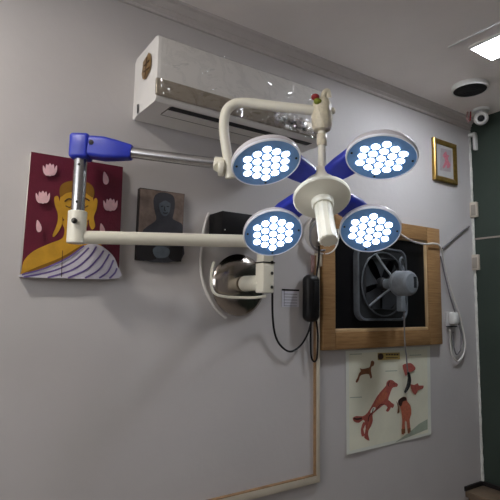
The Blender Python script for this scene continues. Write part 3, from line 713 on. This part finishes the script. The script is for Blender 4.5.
# horizontal arm, sleeve, steel post
PN = .115
sv = P(76.3, 237, PN); svt = P(76.3, 211, PN); svb = P(76.3, 243.5, PN)
pbase = Vector((sv.x, -PN, 0)); 
arm_a = Vector((bx, -BN, armz)); arm_b = Vector((sv.x, -PN, sv.z))
mb = MB(); mb.tube([arm_a, arm_b], [.0225, .0195], 24); mb.build('horizontal_arm', M['ivory'], sl)
mb = MB(); mb.lathe([(.0235, svb.z), (.027, svb.z+.002), (.027, svt.z-.002), (.024, svt.z)], Matrix.Translation(pbase), 28); slv = mb.build('post_sleeve', M['ivory'], sl)
q = P(74.5, 221, PN+.028); dirk = (CAM-q); dirk.z = 0; dirk.normalize()
dirk = (dirk+Vector((-.25, 0, 0))).normalized()
mb = MB(); kc = pbase+Vector((0, 0, q.z))+dirk*.024; mb.lathe([(.006, 0), (.006, .008), (.008, .009), (.008, .016), (.005, .018)], frame(kc, dirk), 14); mb.build('clamp_screw', M['bolt'], slv)
ez = P(78, 147, PN).z; eb = P(78, 159.5, PN).z; et = P(78, 134.5, PN).z
mb = MB(); mb.cyl(pbase+Vector((0, 0, svt.z-.03)), pbase+Vector((0, 0, eb+.01)), .0195, seg=28); pst = mb.build('steel_post', M['steel'], sl)
for py in (163, 201):
    mb = MB(); z_ = P(73.5, py, PN+.02).z; mb.lathe([(.004, 0), (.004, .0015)], frame(pbase+Vector((0, 0, z_))+dirk*.0188, dirk), 10)
    mb.build('post_rivet', M['bolt'], pst)
# blue elbow: block on the post and tapering cover over the spring arm
SZ = PZ(224, 164.5, 1.42)
ea = pbase+Vector((0, 0, ez+.002)); ad = (SZ-ea).normalized()
hor = Vector((ad.x, ad.y, 0)).normalized(); side = Vector((0, 0, 1)).cross(hor)
rotm = Matrix((hor, side, Vector((0, 0, 1)))).transposed().to_4x4()
mb = MB(); mb.box(pbase+Vector((0, 0, (eb+et)/2)), (.058, .060, et-eb), rot=rotm, bevel=.010, seg=3); mb.build('elbow_cap', M['blue'], sl)
e1 = PZ(132, 152.6, (ea-CAM).dot(_f)*.66+(SZ-CAM).dot(_f)*.34)
start = ea+ad*.025+Vector((0, 0, .002)); L = (e1-start).length
upv = side.cross(ad); upv = upv if upv.z > 0 else -upv
def sect(c, hw, hh, k=4, r=.35):
    out = []
    for sx, sy, a0 in ((1, 1, 0), (-1, 1, PI/2), (-1, -1, PI), (1, -1, 1.5*PI)):
        for i in range(k+1):
            a = a0+PI/2*i/k; out.append(c+side*((hw-hw*r)*sx+hw*r*math.cos(a))+upv*((hh-hh*r)*sy+hh*r*math.sin(a)))
    return out
mb = MB(); loops = [sect(start+ad*L*t, hw, hh) for t, hw, hh in ((0, .024, .027), (.03, .027, .031), (.35, .027, .033), (.6, .025, .029), (.95, .021, .0215), (1, .019, .020))]
loft(mb, loops); va = mb.bm.verts; 
mb.bm.verts.ensure_lookup_table(); k_ = len(loops[0]); mb.face([mb.bm.verts[i] for i in range(k_)]); mb.face([mb.bm.verts[i] for i in range(len(mb.bm.verts)-k_, len(mb.bm.verts))])
elb = mb.build('elbow_cover', M['blue'], sl)
pv = start+ad*.012; fs = side if side.dot(CAM-pv) > 0 else -side
mb = MB(); mb.lathe([(.0075, 0), (.0075, .003), (.004, .004)], frame(pv+fs*.0262+upv*.008, fs), 16); mb.build('pivot_pin', M['black'], elb)
mb = MB(); mb.cyl(e1-ad*.03, SZ-ad*.012, .0165, seg=24); sa = mb.build('spring_arm', M['steel'], sl)
mb = MB(); mb.cyl(SZ-ad*.03, SZ-ad*.004, .0205, .0205, 24, bev=.003); mb.build('arm_collar', M['ivory'], sa)

# lamp cluster geometry, photo axes: right / down / away
def hub_frame():
    th = math.radians(51); a = cdir(.012, math.sin(th), -math.cos(th)); return a.normalized()
AX = hub_frame()
T = {'tl': (PZ(266.3, 163.6, 1.235), cdir(.173, .87, -.48)), 'tr': (PZ(381.3, 158.2, 1.235), cdir(-.165, .892, -.447)),
     'bl': (PZ(273.1, 233.6, 1.452), cdir(.113, .673, -.731)), 'br': (PZ(370.2, 230.4, 1.440), cdir(-.122, .70, -.704))}
hubc = PZ(322, 199.2, 1.315)
# gimbal tube: C tube and drop tube
dropx = hubc - AX*.085 + cdir(.009, 0, 0)
tube_top = Vector((dropx.x, dropx.y, 0)); tube_top.z = EYE+.62
zt_ = 1.0
# find height of the joint on the vertical through the hub back (photo row 108)
def z_at_row(px_guess, row, xy):
    best = None
    for i in range(600):
        zz = EYE+.2+i*.001; v = Vector((xy[0], xy[1], zz))-CAM; r_ = 250-FOC*v.dot(_u)/v.dot(_f)
        if best is None or abs(r_-row) < best[0]: best = (abs(r_-row), zz)
    return best[1]
jz = z_at_row(320, 111, dropx.xy)
joint = Vector((dropx.x, dropx.y, jz))
c0 = PZ(230.5, 178, 1.40); zC = 1.40
cpts = [c0, PZ(228, 160, zC), PZ(224.4, 135, zC), PZ(224.2, 120, zC), PZ(227, 110, zC), PZ(235, 104, zC), PZ(248, 103, zC), PZ(285, 107.5, zC-.01), joint]
mb = MB(); mb.tube(smooth_path(cpts, 6), .0148, 18); ct = mb.build('curved_tube', M['ivory'], sl)
wq = PZ(221.2, 167.5, 1.40); wd = (PZ(228, 168, 1.40)-wq).normalized()
mb = MB(); mb.cyl(wq-wd*.008, wq+wd*.010, .026, .026, 28, bev=.004); mb.cyl(wq+wd*.004, PZ(228.5, 168.5, 1.40), .014, .014, 18); mb.cyl(wq-wd*.006, SZ-ad*.02, .016, .016, 18); mb.build('pivot_flange', M['ivory'], sl)
mb = MB(); tj = Matrix.Translation(Vector((joint.x, joint.y, 0)))
mb.lathe([(.016, jz-.062), (.024, jz-.058), (.029, jz-.045), (.031, jz-.02), (.030, jz+.005), (.027, jz+.022), (.021, jz+.034), (.010, jz+.040)], tj, 28)
mb.lathe([(.009, 0), (.010, .003), (.009, .010), (.005, .013)], frame(joint+cdir(.026, .0, -.004), cdir(1, .1, -.3)), 14)
jt = mb.build('swivel_joint', M['tape'], sl); jt['label'] = 'taped ivory swivel joint'
tt = joint+Vector((0, 0, .030))
mb = MB(); mb.use(M['redw']); mb.sphere(tt+cdir(-.022, -.006, -.02), .012, (1, 1, .8)); mb.use(M['greenw']); mb.sphere(tt+cdir(-.016, .008, -.025), .011, (1.1, 1, .8)); mb.build('wire_ends', None, jt)['label'] = 'red and green wire ends'
mb = MB(); mb.tube(smooth_path([tt+cdir(.0, .0, -.01), tt+cdir(.006, -.022, -.01), tt+cdir(.016, -.026, -.01), tt+cdir(.020, -.008, -.008)], 5), .008, 10); mb.build('film_wrap', M['tape'], jt)
mb = MB(); mb.tube([joint-Vector((0, 0, .05)), dropx+Vector((0, 0, .03)), dropx, hubc-AX*.012], [.0112, .0112, .0125, .016], 20); mb.build('drop_tube', M['ivory'], sl)
mb = MB(); mb.cyl(joint-Vector((0, 0, .105)), joint-Vector((0, 0, .07)), .0150, .0150, 22, bev=.002); mb.build('tube_collar', M['tape'], sl)

hm = frame(hubc, AX, cdir(1, 0, 0))
mb = MB(); mb.lathe([(.03, -.092), (.042, -.090), (.046, -.082), (.046, -.022), (.074, -.016), (.080, -.010), (.080, -.003), (.077, .001), (.070, .003), (.034, .008), (.031, .010)], hm, 48); hb = mb.build('hub', M['ivory'], sl)
mb = MB(); mb.lathe([(.031, .008), (.031, .022), (.028, .028)], hm, 32); mb.lathe([(.0240, .026), (.0250, .045), (.0238, .05), (.0245, .136), (.0255, .140), (.025, .150), (.021, .153)], hm, 48, flute=12, fl=.08); mb.build('handle', M['ivory'], sl)['label'] = 'white ribbed centre handle'

def led_spots(p):
    out = []
    for c, cnt in zip((-2, -1, 0, 1, 2), (3, 4, 5, 4, 3)):
        for i in range(cnt): out.append((c*p*.866, (i-(cnt-1)/2)*p))
    return out
for key, (c, a) in T.items():
    a = a.normalized(); xa = cdir(1, 0, 0); fm_ = frame(c, a, xa)
    back = c-a*.045-AX*.012 if key[0] == 't' else c-a*.050
    root = hubc-AX*(.070 if key[0] == 't' else .046)
    # blue arm from hub to head
    d0 = (back-root); ln = d0.length; dd = d0.normalized(); wv = AX.cross(dd).normalized(); tv = dd.cross(wv)
    s0 = root+dd*.040
    def asec(q, hw, ht): return [q+wv*hw+tv*ht, q-wv*hw+tv*ht, q-wv*hw-tv*ht, q+wv*hw-tv*ht]
    L_ = ln-.040-.045
    def rs(q, hw, ht, k=3):
        out = []
        for sx, sy, a0 in ((1, 1, 0), (-1, 1, PI/2), (-1, -1, PI), (1, -1, 1.5*PI)):
            for i in range(k+1):
                t = a0+PI/2*i/k; out.append(q+wv*((hw-ht*.7)*sx+ht*.7*math.cos(t))+tv*((ht*.3)*sy+ht*.7*math.sin(t)))
        return out
    mb = MB(); lp_ = [rs(s0+dd*L_*t, hw, ht) for t, hw, ht in ((0, .030, .014), (.3, .036, .016), (.75, .040, .016), (1, .036, .013))]
    loft(mb, lp_); mb.bm.verts.ensure_lookup_table(); k_ = len(lp_[0])
    mb.face([mb.bm.verts[i] for i in range(k_)]); mb.face([mb.bm.verts[i] for i in range(len(mb.bm.verts)-k_, len(mb.bm.verts))])
    mb.build('head_arm', M['blue'], sl)
    R_ = .0915
    mb = MB(); mb.lathe([(R_-.003, .001), (R_+.001, -.004), (R_+.0003, -.012), (R_-.004, -.019), (R_-.014, -.024), (.045, -.028), (.01, -.029)], fm_, 56); hd = mb.build('lamp_head', M['shell'], sl)
    mb = MB(); mb.lathe([(R_-.004, -.003), (R_-.0038, .002), (R_-.002, .0028), (R_, .0016), (R_+.0008, -.003)], fm_, 56, cap=False); mb.build('rim', M['rim'], hd)
    mb = MB(); mb.lathe([(R_-.0038, -.001), (R_-.0038, .0012), (.002, .0014)], fm_, 56); mb.build('face_plate', M['faceblue'], hd)
    for t in (-PI*.5, PI*.03, PI*.97):
        mb = MB(); mb.lathe([(.003, 0), (.003, .002), (.0015, .003)], fm_ @ Matrix.Translation((.079*math.cos(t), .079*math.sin(t), .0012)), 10); mb.build('face_screw', M['bolt'], hd)
    for (lx, ly) in led_spots(.0285):
        mb = MB(); mb.lathe([(.0108, .001), (.0106, .002), (.0092, .003), (.0055, .0036), (.001, .0038)], fm_ @ Matrix.Translation((lx, ly, 0)), 18); mb.build('led_lens', M['led'], hd)

# ------------------------------------------------------------------ camera, world, view
cd = bpy.data.cameras.new('camera'); co = bpy.data.objects.new('camera', cd); COL.objects.link(co)
mm = Matrix((_r, _u, -_f)).transposed().to_4x4(); mm.translation = CAM; co.matrix_world = mm
cd.sensor_width = 36; cd.lens = 36*FOC/500; cd.clip_start = .02
scene.camera = co
wd_ = bpy.data.worlds.new('room_air'); scene.world = wd_; wd_.use_nodes = True
wd_.node_tree.nodes['Background'].inputs[0].default_value = (.93, .95, 1.0, 1); wd_.node_tree.nodes['Background'].inputs[1].default_value = 2.6
vs = scene.view_settings; vs.view_transform = 'Standard'; vs.look = 'None'; vs.gamma = 1; vs.use_curve_mapping = False; vs.exposure = 1.17
pl = bpy.data.lights.new('daylight_portal', 'AREA'); pl.shape = 'RECTANGLE'; pl.size = WZ1-WZ0; pl.size_y = WY1-WY0; pl.cycles.is_portal = True
po = bpy.data.objects.new('daylight_portal', pl); COL.objects.link(po); po.location = (XL-TH-.01, (WY0+WY1)/2, (WZ0+WZ1)/2); po.rotation_euler = (0, -PI/2, 0)
scene.cycles.use_denoising = True; scene.cycles.max_bounces = 10; scene.cycles.diffuse_bounces = 6; scene.cycles.sample_clamp_indirect = 8
